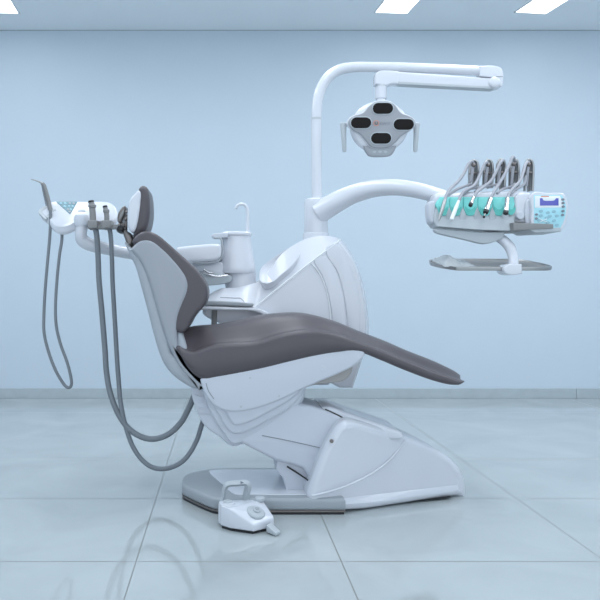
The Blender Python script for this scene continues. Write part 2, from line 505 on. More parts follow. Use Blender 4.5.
def shift(r, dx, dz=0): return [v + Vector((dx, 0, dz)) for v in r]
rings = [shift(seat_ring(0, 0.75), -0.012), shift(seat_ring(0, 0.45), -0.010), shift(seat_ring(0, 0.18), -0.006)] + [seat_ring(i) for i in range(NS)]
rings += [shift(seat_ring(NS-1, 0.12), 0.004), shift(seat_ring(NS-1, 0.32), 0.007), shift(seat_ring(NS-1, 0.58), 0.008), shift(seat_ring(NS-1, 0.85), 0.0085)]
bm = bmesh.new(); loft(bm, rings)
obj('seat_cushion', bm, M['leather'], chair, angle=70)

# backrest shell
shell = [(130, 250, 's'), (131, 248.5, 's'), (134, 245), (140, 240), (151, 240), (164, 249.5), (176, 262), (185, 274), (188.5, 284), (187, 294), (182, 306), (178, 318), (177, 333), (178.5, 349), (183, 362), (190, 372), (198, 380), (204, 391, 's'), (197, 386), (188, 377), (178, 365), (170, 350), (163, 332), (156, 308), (149, 284), (140, 262)]
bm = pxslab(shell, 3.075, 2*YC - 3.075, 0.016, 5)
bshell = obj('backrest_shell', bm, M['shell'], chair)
bm = pxslab([(123.5, 241, 's'), (129, 247), (140, 247), (156, 262), (170, 290), (172, 318), (172, 352), (176, 335), (177, 322, 's'), (186, 345), (192, 368), (202, 388, 's'), (194, 389), (183, 383.5), (171, 374), (162, 361), (155, 341), (147.5, 312), (141, 288), (135, 267), (128, 252)], 3.088, 2*YC - 3.088, 0.024, 5)
obj('shell_spine', bm, M['shellrear'], bshell)
cush = [(132.5, 243), (133.5, 238), (139, 233), (145, 231), (152, 232), (160, 236.5), (171, 246), (181, 255), (191, 264), (200, 274), (206, 284), (207.8, 294), (205, 304), (198, 312.5), (191.5, 321), (188, 328), (184, 332.5), (180, 333), (174, 330), (170, 318), (173, 303), (177, 290), (176, 278), (166, 262), (152, 249)]
bm = pxslab(cush, 3.080, 2*YC - 3.080, 0.016, 5, steps=5)
obj('backrest_cushion', bm, M['leather'], chair, angle=60)

# headrest
hc = [(137.5, 190.5, 's'), (139, 187), (142.5, 185), (146.5, 186.8), (148.5, 193), (149.6, 204), (149.4, 215), (147.5, 225), (144.5, 231), (140.5, 234), (136, 237), (132.5, 238, 's'), (133, 228), (134, 215), (134, 200)]
bm = pxslab(hc, 3.20, 3.43, 0.027, 5, steps=6)
obj('headrest_cushion', bm, M['leather'], chair, angle=60)
hs = [(139.5, 190.5), (134.5, 193.5), (129.5, 200), (127.6, 210), (127.2, 222), (129, 229.5), (133, 232.5), (136.5, 226), (138.8, 214), (140.3, 202)]
bm = pxslab(hs, 3.19, 3.44, 0.012, 5)
obj('headrest_shell', bm, M['white'], chair)
br = bmesh.new()
pxslab([(124, 205.5), (126, 209), (122.5, 220), (119.5, 223), (117, 220), (118.5, 212)], 3.27, 3.37, 0.01, 4, bm=br)
b1 = obj('headrest_bracket', br, M['bracket'], chair)
bm = pxslab([(123.2, 210), (124, 212), (121, 218.5), (119.6, 219), (120, 215)], 3.262, 3.272, 0.002, 4)
obj('bracket_insert', bm, M['taupe'], b1)
bm = lathe([(0.001, -0.02), (0.012, -0.016), (0.018, 0), (0.018, 0.06), (0.012, 0.074), (0.001, 0.08)], P(120.3, 229, 3.25), (0, 1, 0), 18)
obj('pivot_knob', bm, M['black'], chair)
bm = bmesh.new()
for a, b_ in (((122, 223), (126, 227)), ((119, 224), (124, 231)), ((126, 215), (126, 232))):
    tube([P(*a, 3.28), P((a[0]+b_[0])/2, (a[1]+b_[1])/2, 3.27), P(*b_, 3.28)], 0.0065, bm, 3, 10)
for px, py, r in ((122.5, 226.5, .009), (125, 229, .008), (119.5, 225, .008), (125.5, 219, .008), (126, 212, .006)):
    bmesh.ops.create_uvsphere(bm, u_segments=14, v_segments=8, radius=r, matrix=Matrix.Translation(P(px, py, 3.265)))
obj('bracket_linkage', bm, M['bracket'], chair)
bm = pxslab([(123, 230), (128, 231.5), (132, 236), (133.5, 241), (131, 246.5), (128.5, 247.5), (125, 240)], 3.24, 3.40, 0.012, 4)
obj('headrest_post', bm, M['bracket'], chair)

# far-side armrest
bm = pxslab([(186, 303), (189, 300.8), (205, 300.5), (225, 301.2), (252, 303.2), (254, 304.8), (251, 306.8), (225, 305.8), (190, 305.6)], 3.60, 3.67, 0.006, 4)
ar = obj('armrest', bm, M['grey'], chair)
bm = pxslab([(188, 307.5), (205, 306.2), (235, 307.5), (258, 308.5), (270, 314), (282, 325), (278, 326), (266, 317), (254, 311.5), (230, 310.5), (205, 310), (190, 310.5)], 3.60, 3.68, 0.006, 5)
obj('armrest_support', bm, M['white'], ar)
bm = tube([P(214.5, 309, 3.64), P(214.5, 330, 3.64), P(220, 352, 3.60)], 0.014, n=4, seg=12)
obj('armrest_post', bm, M['taupe'], ar)

# ------------------------------------------------------------------ dental unit cabinet
cab = thing('dental_unit_cabinet', 'white slanted dental unit cabinet with a cuspidor bowl, behind the chair seat', 'dental unit', (0.4, 3.9, 0.43))
front = [(353, 388, 's'), (361, 362), (366.5, 338), (366, 308), (360.5, 280), (352, 258), (340, 241, 's'), (322, 253.5), (300, 270.5), (278, 288), (256, 306, 's'), (235, 303), (216, 301, 's'), (206, 306), (202.5, 313), (212, 320.5, 's'), (250, 335), (300, 366), (340, 388, 's')]
backp = [(353, 388, 's'), (362, 362), (369, 338), (368, 308), (362, 278), (353, 255), (342, 239, 's'), (326, 235.5), (304, 239.5), (282, 254), (262, 279), (240, 287), (222, 288, 's'), (210, 294), (204.5, 303), (212, 320.5, 's'), (250, 335), (300, 366), (340, 388, 's')]
def ins(pts, r): 
    q = inset2([Vector(p[:2]) for p in pts], r)
    return [(*tuple(v), 's') if isinstance(p[-1], str) else tuple(v) for v, p in zip(q, pts)]
bm = layered([(3.655, ins(front, 2.0), 3.66), (3.66, ins(front, 0.6), 3.66), (3.668, front, 3.66), (3.75, backp, 3.74), (3.95, backp, 3.74), (3.99, ins(backp, 1.0), 3.74), (4.0, ins(backp, 3), 3.74)], 5)
body = obj('cabinet_body', bm, M['white'], cab, angle=30)
# raised edge line along the slant, curved seams of the side panel
bm = tube([P(256, 306, 3.652), P(298, 272, 3.652), P(339, 241, 3.652)], 0.0035, n=4, seg=8)
obj('edge_trim', bm, M['printw'], body)
bm = tube([P(311, 262.5, 3.652), P(321, 275), P(329, 298, 3.652)] if False else [P(311, 262.5, 3.652), P(321, 276, 3.652), P(328, 297, 3.652), P(331, 322, 3.652)], 0.0028, n=5, seg=8)
obj('panel_edge', bm, M['printw'], body)
bm = pxslab([(321, 256), (328, 258), (337, 273), (343, 295), (346, 318), (346, 345, 's'), (332, 345, 's'), (332.5, 322), (329, 297), (322, 275), (314, 260)], 3.650, 3.70, 0.004, 5)
obj('side_panel', bm, M['white'], body)
bm = pxslab([(326, 251), (336, 243.5), (345, 255), (355, 282), (360, 308), (359, 345, 's'), (347.5, 345, 's'), (347, 318), (344, 295), (337.5, 272)], 3.649, 3.70, 0.004, 5)
obj('side_panel', bm, M['white'], body)
# drawer-like seam on the left lobe
bm = tube([P(220, 297.5, 3.69), P(235, 298, 3.69), P(241, 298.5, 3.69), P(249, 309, 3.65)], 0.0012, n=4, seg=6)
obj('seam_line', bm, M['seam'], body)
# cuspidor bowl: a long dished recess with a thin rim, lying in the slope
bo = [(259.5, 281, 3.69), (261, 269, 3.76), (268, 262.5, 3.79), (280, 254, 3.80), (290, 248, 3.80), (297, 246.2, 3.79), (300, 250, 3.75), (298, 259, 3.69), (290, 268.5, 3.664), (281, 276, 3.66), (273, 282.5, 3.657), (265, 284.5, 3.665)]
rim = smooth_path([tuple(P(*p)) for p in bo], 5, True)
cen = sum(rim, Vector()) / len(rim)
ux = (rim[25] - rim[0]).normalized()
nrm = Vector((-0.30, -0.72, 0.62)); nrm = (nrm - ux * nrm.dot(ux)).normalized()
bm = bmesh.new()
loft(bm, [[cen + (v - cen) * sc + nrm * h for v in rim] for sc, h in ((0.98, -0.05), (1.0, 0.0), (0.995, 0.004), (0.97, 0.006), (0.945, 0.003), (0.90, -0.008), (0.78, -0.020), (0.5, -0.030), (0.1, -0.033))])
bowl = obj('cuspidor_bowl', bm, M['white'], cab, angle=60)
bm = lathe([(0.0005, 0.004), (0.007, 0.004), (0.010, 0.002), (0.010, -0.006)], P(292, 259.5, 3.725), nrm, 18, sx=0.8)
obj('drain', bm, M['blue'], bowl)
# column collar
cc = P(316, 235, 3.82)
def zof(py, d=3.82): return EYE - (py - CY) / FPX * d
rr = 11.9 / FPX * 3.82
bm = lathe([(rr*1.05, zof(248)), (rr*1.08, zof(236.5)), (rr*1.06, zof(233.5)), (rr*0.98, zof(233))], (cc.x, 3.82, 0), (0, 0, 1), 36)
obj('column_base', bm, M['white'], cab)
bm = lathe([(rr*0.97, zof(234)), (rr*0.97, zof(232.6)), (rr*0.99, zof(231)), (rr*0.99, zof(203)), (rr*0.93, zof(200)), (rr*0.75, zof(198.5)), (0.002, zof(198))], (cc.x, 3.82, 0), (0, 0, 1), 40)
obj('column', bm, M['white'], cab)
# mounting block that ties the cabinet to the chair
obj('mounting_bracket', box((0.18, 3.47, 0.47), (0.50, 3.68, 0.56), 0.01), M['body'], cab)

# cup filler tower
tow = thing('cup_filler_tower', 'white cup filler tower with a thin curved spout, left of the cabinet bowl', 'cup filler', (P(236, 285, 3.82).x, 3.82, zof(285)))
tx = P(236.5, 235, 3.82).x
k = 3.82 / FPX
bm = lathe([(15*k, zof(288)), (15.5*k, zof(284)), (15.5*k, zof(273))], (P(240.5, 0, 3.82).x, 3.82, 0), n=36, sy=0.9)
obj('tower_foot', bm, M['white'], tow)
bm = lathe([(18.4*k, zof(273.5)), (19.2*k, zof(272)), (18.9*k, zof(268)), (17.2*k, zof(258)), (15.2*k, zof(246)), (14.0*k, zof(236)), (13.9*k, zof(235.2))], (P(236.5, 0, 3.82).x, 3.82, 0), n=44, sy=0.9)
tb = obj('tower_body', bm, M['white'], tow)
bm = lathe([(14.6*k, zof(236.4)), (15.3*k, zof(235.5)), (15.3*k, zof(233.5)), (14.2*k, zof(232.2)), (0.002, zof(232))], (P(236.5, 0, 3.82).x, 3.82, 0), n=44, sy=0.9)
obj('lid', bm, M['white'], tow)
bm = pxslab([(211.5, 235, 's'), (214, 233.4), (228, 232.6, 's'), (228, 237.5, 's'), (219, 237.8), (212, 236.8)], 3.74, 3.86, 0.004, 3)
obj('cup_ledge', bm, M['white2'], tow)
bm = tube([P(247.5, 233, 3.80), P(247.8, 220, 3.80), P(247.6, 210, 3.80), P(245.5, 205.5, 3.80), P(241.5, 204, 3.80), P(238, 205.2, 3.80), P(235.6, 208.5, 3.80)], [0.0095, 0.0085, 0.008, 0.0078, 0.0075, 0.0075, 0.006], n=6, seg=14)
sp = obj('spout', bm, M['white'], tow)
bm = lathe([(0.001, 0), (0.0055, 0.0), (0.0055, 0.006), (0.001, 0.006)], P(236.2, 209, 3.80), (0.4, 0, 0.6), 12)
obj('nozzle', bm, M['grey'], sp)
# curved base shelf and steel clutter on it
bm = pxslab([(192, 262, 's'), (222, 262, 's'), (225, 274), (205, 273.5), (192, 269)], 3.76, 3.90, 0.01, 3)
obj('tower_bracket', bm, M['white'], tow)
bm = pxslab([(196, 275.5), (206, 272.5), (222, 273.5), (232, 277), (230, 282), (214, 285), (197, 284)], 3.74, 3.90, 0.008, 4)
obj('valve_block', bm, M['lgrey'], tow)
bm = tube([P(203, 272.5, 3.73), P(210, 275, 3.72), P(218, 276.5, 3.72), P(228, 275.5, 3.73)], 0.006, n=4, seg=10)
tube([P(204, 269.5, 3.73), P(209, 272.5, 3.725), P(214, 272, 3.73)], 0.005, bm, 4, 10)
obj('valve_fittings', bm, M['chrome'], tow)

# ------------------------------------------------------------------ operating light
ol = thing('operating_light', 'white operating light with four dark lenses hanging from a tall bent pole', 'dental light', (P(316, 199, 3.82).x, 3.82, zof(199)))
D = 3.82
bm = tube([P(316.8, 203, D), P(316.6, 170, D), P(316.4, 140, D), P(316.4, 119, D)], 0.0262, n=4, seg=20)
pole = obj('pole', bm, M['white'], ol)
bm = tube([P(316.4, 120, D), P(316.4, 119, D), P(316.4, 118, D)], 0.0272, n=2, seg=20)
obj('joint_ring', bm, M['lgrey'], pole)
bm = tube([P(316.4, 118.5, D), P(317.2, 104, D), P(320.5, 90, D), P(328, 77.5, D), P(339, 70, D), P(352, 67.3, D), P(370, 67, D), P(400, 67.6, D), P(440, 69, D), P(484, 71, D)], [0.0262, 0.0262, 0.0265, 0.027, 0.027, 0.026, 0.025, 0.0245, 0.0242, 0.024], n=8, seg=20)
obj('bent_tube', bm, M['white'], ol)
bm = pxslab([(480, 65.6, 's'), (495, 65.6), (502.5, 69.5), (503, 84), (501, 86.5), (497, 84.5), (497, 78, 's'), (480, 76, 's')], D-0.03, D+0.03, 0.006, 4)
el = obj('elbow_joint', bm, M['white'], ol)
obj('joint_line', tube([P(496, 76.5, D-0.031), P(499.5, 76.5, D-0.031), P(503, 76.6, D-0.031)], 0.0012, n=2, seg=6), M['seam'], el)
# square second arm
bm = pxslab([(388, 70.5, 's'), (398, 71.2, 's'), (500, 78.5, 's'), (500, 87.5, 's'), (494, 88.5, 's'), (398, 83.3, 's'), (388, 83, 's')], D-0.028, D+0.028, 0.008, 2)
a2 = obj('spring_arm', bm, M['white'], ol)
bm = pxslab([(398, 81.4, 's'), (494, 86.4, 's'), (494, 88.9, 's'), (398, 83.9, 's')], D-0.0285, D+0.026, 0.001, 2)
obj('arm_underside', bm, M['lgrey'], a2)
bm = lathe([(0.001, -0.012), (0.020, -0.012), (0.028, -0.006), (0.030, 0.0), (0.030, 0.05)], P(494.5, 82.5, D-0.03), (0, 1, 0), 24)
obj('pivot_cap', bm, M['white'], a2)
bm = pxslab([(375.3, 84, 's'), (375.3, 75), (378, 71.2), (384, 70), (399, 70.6, 's'), (399, 83.8, 's'), (391, 84), (386.5, 86, 's')], D-0.03, D+0.03, 0.009, 4)
obj('arm_elbow', bm, M['white'], ol)
ax = P(381, 0, D).x
bm = lathe([(5.6*k, zof(99)), (5.9*k, zof(98)), (5.9*k, zof(80))], (ax, D, 0), n=24)
sw = obj('swivel_post', bm, M['white'], ol)
obj('joint_ring', lathe([(6.0*k, zof(87.0)), (6.0*k, zof(86.3))], (ax, D, 0), n=24), M['lgrey'], sw)
bm = lathe([(3.0*k, zof(106)), (4.6*k, zof(103)), (4.8*k, zof(100)), (4.2*k, zof(98))], (ax, D, 0), n=24)
obj('ball_joint', bm, M['white'], sw)
# lamp head, tilted slightly downward
HD = 3.76
hcn = P(380, 125, HD)
tilt = Matrix.Rotation(math.radians(9), 3, 'X')
kk = HD / FPX
def hmap(u, v, w): return hcn + tilt @ Vector((u * kk, w, -v * kk))
def headslab(pts, w0, w1, r, n=6, c=(380, 125)):
    q = smooth_path(pts, n, True)
    sc = [Vector((p.x - c[0], p.y - c[1])) for p in q]
    return slab([p * 1.0 for p in sc], w0, w1, r / kk if False else r, lambda u, v, w: hmap(u, v, w), None)
def headslab_r(pts, w0, w1, r, n=6):
    # outline in pixels, rim radius in metres
    q = smooth_path(pts, n, True)
    sc = [Vector(((p.x - 380) * kk, (p.y - 125) * kk)) for p in q]
    return slab(sc, w0, w1, r, lambda u, v, w: hcn + tilt @ Vector((u, w, -v)))
disc = [(380 + 29.0 * math.cos(a), 127 + 25.5 * math.sin(a)) for a in [2*math.pi*j/20 for j in range(20)]]
hb = headslab_r(disc, -0.012, 0.055, 0.022, 3)
head = obj('lamp_head', hb, M['white'], ol, angle=50)
plate = [(381, 102.6), (388, 103.3), (393.5, 107), (399, 113.5), (408, 117), (412.5, 121), (412.3, 126.5), (407, 131.5), (400, 136), (394.5, 142), (389, 146.5), (380, 147.8), (371, 146.3), (365.5, 141), (360, 134.5), (352, 130), (348, 125), (348.6, 120), (353, 116.5), (362, 113.5), (368, 107), (373.5, 103.3)]
def grow(pts, s): return [(380 + (x-380)*s, 125 + (y-125)*s) for x, y in pts]
obj('front_bezel', headslab_r(grow(plate, 1.045), -0.024, -0.004, 0.006), M['white'], head)
obj('plate_edge', headslab_r(grow(plate, 1.018), -0.0265, -0.006, 0.002), M['grey'], head)
obj('front_plate', headslab_r(plate, -0.030, -0.006, 0.004), M['plate'], head)
def pill(cx, cy, hw, hh, m=8):
    out = []
    s = hw - hh
    for j in range(m + 1):
        a = -math.pi/2 + math.pi * j / m; out.append((cx + s + hh * math.cos(a), cy + hh * math.sin(a)))
    for j in range(m + 1):
        a = math.pi/2 + math.pi * j / m; out.append((cx - s + hh * math.cos(a), cy + hh * math.sin(a)))
    return out
for cx, cy in ((381, 109.3), (359.8, 123.2), (402.2, 124.8), (380.2, 138.3)):
    lr = obj('lens_ring', headslab_r(pill(cx, cy, 10.9, 6.2), -0.033, -0.02, 0.002, 1), M['lgrey'], head)
    obj('lens', headslab_r(pill(cx, cy, 10.1, 5.3), -0.0355, -0.02, 0.003, 1), M['lens'], lr)
# maker's mark: orange ring with a small stroke, then small grey letters
bm = bmesh.new()
ring = [hcn + tilt @ Vector(((375 - 380 + 2.6*math.cos(a)) * kk, -0.031, -((123.6 - 125) + 2.6*math.sin(a)) * kk)) for a in [math.radians(360*j/16) for j in range(17)]]
tube(ring, 0.0013, bm, 1, 6)
obj('logo_ring', bm, M['orange'], head)
bm = tube([hcn + tilt @ Vector((x * kk, -0.0315, z * kk)) for x, z in ((-6.1, 2.6), (-6.1, 1.0), (-5.0, 0.3), (-3.9, 1.0), (-3.9, 2.6))], 0.0024, None, 2, 6)
obj('logo_letter', bm, M['bracket'], head)
bm = bmesh.new()
for i, sh in enumerate('EUNIE'):
    x0 = -1.0 + i * 2.1
    strokes = {'N': [((0, 0), (0, 2)), ((0, 2), (1.3, 0)), ((1.3, 0), (1.3, 2))], 'L': [((0, 2), (0, 0)), ((0, 0), (1.2, 0))], 'U': [((0, 2), (0, 0)), ((0, 0), (1.3, 0)), ((1.3, 0), (1.3, 2))],
               'I': [((0.6, 0), (0.6, 2))], 'E': [((0, 0), (0, 2)), ((0, 0), (1.2, 0)), ((0, 1), (1, 1)), ((0, 2), (1.2, 2))]}[sh]
    for a, b_ in strokes:
        tube([hcn + tilt @ Vector(((x0 + p[0]) * kk, -0.0305, (0.2 + p[1]) * kk)) for p in (a, b_)], 0.0008, bm, 1, 5, raw=True)
obj('lettering', bm, M['print'], head)
cp = headslab_r([(363, 145.5, 's'), (380, 147.5), (396.5, 145.5, 's'), (394.5, 151), (390.5, 155.5), (380, 156.8), (370, 155.8), (366, 151.5)], -0.020, 0.015, 0.006, 4)
cpo = obj('control_strip', cp, M['plate'], head)
obj('strip_inset', headslab_r([(367, 149, 's'), (393, 149, 's'), (389.5, 154), (380, 155), (371, 154)], -0.0215, 0.0, 0.001, 4), M['grey'], cpo)
for cx in (374.5, 380, 385.5):
    obj('button', headslab_r([(cx + 1.7*math.cos(a), 151.5 + 1.2*math.sin(a)) for a in [j*math.pi/4 for j in range(8)]], -0.023, -0.015, 0.001, 2), M['lgrey'], cpo)
for s, px in ((-1, 343.4), (1, 417.2)):
    b0 = Vector(((px - 380) * kk, 0.0, 0))
    bm = tube([hcn + tilt @ Vector((u, 0.02, v)) for u, v in (((px - 380 - s*7) * kk, 0.1*kk), ((px - 380 - s*3) * kk, 0.6*kk), ((px-380+s*0.5) * kk, 0.8*kk))], [0.009, 0.009, 0.011], n=3, seg=12)
    hbk = obj('handle_bracket', bm, M['white'], head)
    base = hcn + Vector(((px - 380) * kk, 0.01, 2.5 * kk))
    dx = -s * 0.4
    bm = lathe([(0.011, 0), (0.0155, -0.004), (0.0150, -0.035), (0.0130, -0.06), (0.0105, -0.140), (0.008, -0.146), (0.001, -0.147)], base, (-dx*0.12, 0, 1), 16)
    obj('handle', bm, M['lgrey'], head)

# ------------------------------------------------------------------ instrument console with its curved arm
con = thing('instrument_console', 'white instrument console with teal mats on a curved arm, right of the operating light', 'instrument console', (P(480, 225, 3.55).x, 3.55, P(480, 268, 3.55).z))
bm = tube([P(318, 213, 3.80), P(334, 203.5, 3.77), P(352, 194.5, 3.74), P(372, 189, 3.70), P(394, 187.3, 3.66), (P(418, 190.5, 3.62)), P(446, 198, 3.59), P(460, 203, 3.58)],
          [0.058, 0.054, 0.048, 0.043, 0.040, 0.038, 0.036, 0.034], n=8, seg=24)
obj('balance_arm', bm, M['white'], con)
CD = 3.48
PD_ = CD - 0.04
# rounded main body
bm = pxslab([(433, 214), (434, 201), (436.5, 193.5), (446, 191.8), (480, 191), (515, 190.5), (527, 191), (531.5, 196), (532, 222), (529, 227), (505, 229), (470, 227.5), (438, 224), (434, 221)], CD+0.02, CD+0.17, 0.03, 5)
cb = obj('console_body', bm, M['white'], con)
# slanted front tray: front face polygon tilted
def slant(px, py, off=0.0):
    t = (py - 195) / 35.0
    return P(px, py, CD + 0.02 - 0.055 * t - off)
fr = [(434.5, 213), (438, 200), (440, 196.5, 's'), (478, 196.5), (515, 197, 's'), (515, 214), (513.5, 231, 's'), (475, 229.5), (437, 226.5, 's'), (434.5, 222)]
q = smooth_path(fr, 4, True)
f0 = [slant(p.x, p.y) for p in q]
bm = bmesh.new(); loft(bm, [[v + Vector((0, 0.002, 0)) * 0 + (Vector((P(475, 213, CD).x, v.y, P(475, 213, CD).z)) - v) * 0.02 - Vector((0, 0.003, 0)) for v in f0], f0, [v + Vector((0, 0.11, 0)) for v in f0]])
ft = obj('front_tray', bm, M['lgrey'], con, angle=35)
# teal scalloped silicone mats between the handpiece slots
sc_edges = [437, 449.5, 463, 477.5, 492.5, 505.5, 517]
for i in range(6):
    a, b_ = sc_edges[i], sc_edges[i+1]
    m_ = (a + b_) / 2
    pts = [(a - 0.1, 197, 's'), (b_ + 0.1, 197, 's'), (b_ - 0.2, 206), (b_ - 0.8, 210, 's'), (m_ + (b_-a)*0.30, 214.5), (m_, 216), (m_ - (b_-a)*0.30, 214.5), (a + 0.8, 210, 's'), (a + 0.2, 206)]
    if i == 0: pts[0] = (440, 197, 's'); pts[-1] = (435.5, 205)
    if i == 5: pts[1] = (516, 197, 's'); pts[2] = (514, 206); pts[3] = (512, 210, 's'); pts[4] = (511.5, 211); pts[5] = (510, 212)
    qq = smooth_path(pts, 4, True)
    f0 = [slant(p.x, p.y, 0.004) for p in qq]
    cen = sum(f0, Vector()) / len(f0)
    bm = bmesh.new(); loft(bm, [[v + (cen - v)*0.10 + Vector((0, -0.006, 0)) for v in f0], [v + (cen - v)*0.03 + Vector((0, -0.004, 0)) for v in f0], f0, [v + Vector((0, 0.012, 0)) for v in f0]])
    mo = obj('silicone_mat', bm, M['teal'], con, angle=50)
    w_ = (b_ - a) * 0.36
    q2 = smooth_path([(m_ - w_, 206, 's'), (m_ - w_*0.5, 208.5), (m_, 209.5), (m_ + w_*0.5, 208.5), (m_ + w_, 206, 's'), (m_ + w_, 210.5), (m_ + w_*0.6, 213.5), (m_, 215), (m_ - w_*0.6, 213.5), (m_ - w_, 210.5)], 3, True)
    f1 = [slant(p.x, p.y, 0.0115) for p in q2]
    bm = bmesh.new(); loft(bm, [f1, [v + Vector((0, 0.004, 0)) for v in f1]])
    obj('slot_shade', bm, M['tealshade'], mo)  # flat lobe painting the shade of the hollow slot in darker teal
# white dividers under the mats
for xx in sc_edges[1:6]:
    bm = pxslab([(xx - 0.3, 208, 's'), (xx + 0.3, 208, 's'), (xx + 3.0, 214.5), (xx + 3.4, 224, 's'), (xx - 3.4, 224, 's'), (xx - 3.0, 214.5)], CD - 0.022, CD + 0.03, 0.003, 3)
    obj('slot_divider', bm, M['lgrey'], ft)
# right hand cap and knob
bm = pxslab([(515, 197, 's'), (520, 193), (529, 192.5), (532, 196), (531.5, 214), (528, 222), (514.5, 222, 's')], CD - 0.01, CD + 0.05, 0.012, 4)
obj('end_cap', bm, M['white'], con)
bm = lathe([(0.001, -0.02), (0.016, -0.02), (0.019, -0.016), (0.019, 0.0), (0.024, 0.004), (0.024, 0.03)], P(519, 216, CD - 0.012), (0, 1, 0), 24)
obj('knob', bm, M['white2'], con)
bm = pxslab([(526, 203), (529.5, 199), (532, 204), (532, 222), (528.5, 226), (525, 219)], CD - 0.022, CD + 0.03, 0.008, 4)
obj('end_grip', bm, M['white2'], con)
# flat grey side shelf
bm = pxslab([(513.5, 222.5, 's'), (553.5, 224, 's'), (553.5, 228.5, 's'), (513.5, 230.5, 's')], PD_ - 0.035, CD + 0.16, 0.003, 2)
obj('side_shelf', bm, M['taupe'], con)
bm = pxslab([(528, 229, 's'), (561, 227.5, 's'), (561.5, 231.5, 's'), (535, 232.5, 's')], PD_ - 0.03, CD + 0.14, 0.002, 2)
obj('shelf_rail', bm, M['lgrey'], con)
# handpiece end (left) grip
bm = pxslab([(428.5, 206), (431, 201), (435, 202), (435.5, 218), (434, 223), (430, 221)], CD - 0.01, CD + 0.06, 0.010, 4)
obj('end_grip', bm, M['white2'], con)

# control panel
PD = CD - 0.04
cpn = [(532.5, 193.2), (548, 193), (563.5, 193.2), (567, 199), (568.8, 208), (567.5, 219), (563, 228.5), (558, 231.3), (545, 229.5), (532.5, 227), (531.8, 210)]
bm = pxslab(cpn, PD, PD + 0.035, 0.006, 4)
cpanel = obj('control_panel', bm, M['white'], con)
def sticker(name, pts, m, par, off=0.002, n=3, d=PD):
    return obj(name, pxslab(pts, d - off, d + 0.004, 0.0006, n, steps=2), m, par)
sticker('panel_face', [(534, 195, 's'), (562, 195, 's'), (565, 202), (566, 210), (564.5, 219), (560, 229, 's'), (546, 227.5, 's'), (534, 225.5, 's')], M['paleblue'], cpanel, 0.001)
sticker('panel_upper', [(535, 196, 's'), (560, 195.8, 's'), (563, 202), (563.5, 207.5, 's'), (535, 207.8, 's')], M['printw'], cpanel, 0.0016)
sc_ = sticker('screen', [(540, 198.2, 's'), (558.6, 198.2, 's'), (558.6, 205.5, 's'), (540, 205.5, 's')], M['screen'], cpanel, 0.003)
sticker('screen_label', [(542.5, 198, 's'), (556, 198, 's'), (554.5, 200.3), (549, 200.8), (543.5, 200.3)], M['printw'], sc_, 0.004)
sticker('brand_line', [(541, 195.8, 's'), (549, 195.8, 's'), (549, 196.8, 's'), (541, 196.8, 's')], M['orange'], cpanel, 0.0022)
for px, py in ((562.8, 199.5), (563, 203), (563.2, 206.6), (563, 211), (562.6, 215), (536.5, 214.5), (536.3, 218.5)):
    obj('button', lathe([(0.0003, -0.003), (0.0052, -0.003), (0.006, -0.001), (0.006, 0.002)], P(px, py, PD - 0.002), (0, 1, 0), 14, sx=1.25, sy=0.9), M['print'], cpanel)
for px, py in ((541, 211), (548, 212.5), (554, 211.5), (541, 215.5), (550, 216), (557, 215.8), (547, 217.5), (548, 222.5), (539.5, 220.5), (554, 220.5), (557, 225)):
    obj('key', lathe([(0.0003, -0.0012), (0.008, -0.0012), (0.009, 0), (0.009, 0.001)], P(px, py, PD - 0.002), (0, 1, 0), 14, sx=1.1, sy=0.75), M['keyblue'], cpanel)
bm = bmesh.new()
for a in (0.5, 2.64, -0.5, -2.64):
    tube([P(543.2, 220.5, PD - 0.003), P(543.2 + 4*math.cos(a), 220.5 + 3.2*math.sin(a), PD - 0.003)], 0.0016, bm, 1, 5, raw=True)
obj('key_star', bm, M['printw'], cpanel)

# whip arm holders that stand at the back
def holder(px, top, bot_, w, lean):
    t = M['steel']
    bm = bmesh.new()
    cx = px
    hw = w / 2
    outer = [(cx - hw + lean*0, bot_), (cx - hw + lean*0.6, top + 7), (cx - hw*0.55 + lean, top + 1.2), (cx + lean, top), (cx + hw*0.7 + lean, top + 1.8), (cx + hw + lean*0.8, top + 8), (cx + hw, bot_)]
    P3 = [P(x, y, 3.60) for x, y in outer]
    tube(P3, [0.0065, 0.006, 0.006, 0.0065, 0.008, 0.009, 0.009], bm, 5, 10, sy=1.6)
    obj_ = obj('hose_holder', bm, t, con)
    bm = bmesh.new()
    for y in (top + 13,):
        tube([P(cx - hw + lean*0.5, y + 0.3, 3.595), P(cx + lean*0.5, y, 3.585), P(cx + hw + lean*0.5, y, 3.595)], 0.006, bm, 3, 8)
    obj('crossbar', bm, M['bracket'], obj_)
    bm = bmesh.new(); bmesh.ops.create_uvsphere(bm, u_segments=12, v_segments=8, radius=0.011, matrix=Matrix.Translation(P(cx + lean*0.9, top + 4.8, 3.585)))
    obj('roller', bm, M['bracket'], obj_)
    bm = tube([P(cx - 0.6 + lean, top + 5.5, 3.59), P(cx - 1.2 + lean*0.6, top + 12, 3.585), P(cx - 2, bot_ - 5, 3.585)], 0.0075, n=4, seg=8)
    obj('tubing', bm, M['hoselight'], obj_)
    bm = pxslab([(cx + hw*0.45, top + 8), (cx + hw*0.8 + lean, top + 3), (cx + hw*1.1 + lean, top + 6), (cx + hw*1.05, bot_ - 2), (cx + hw*0.4, bot_)], 3.60, 3.635, 0.006, 3)
    obj('side_rail', bm, M['taupe'], obj_)
for a in ((473, 160.5, 187, 7.5, 0.8), (487.3, 160.2, 188, 7.5, 1.0), (500.0, 159.5, 190, 7.0, 1.0), (513.5, 159.5, 189, 7.5, 0.6), (528.2, 159.8, 191, 7.0, 0.8)):
    holder(*a)

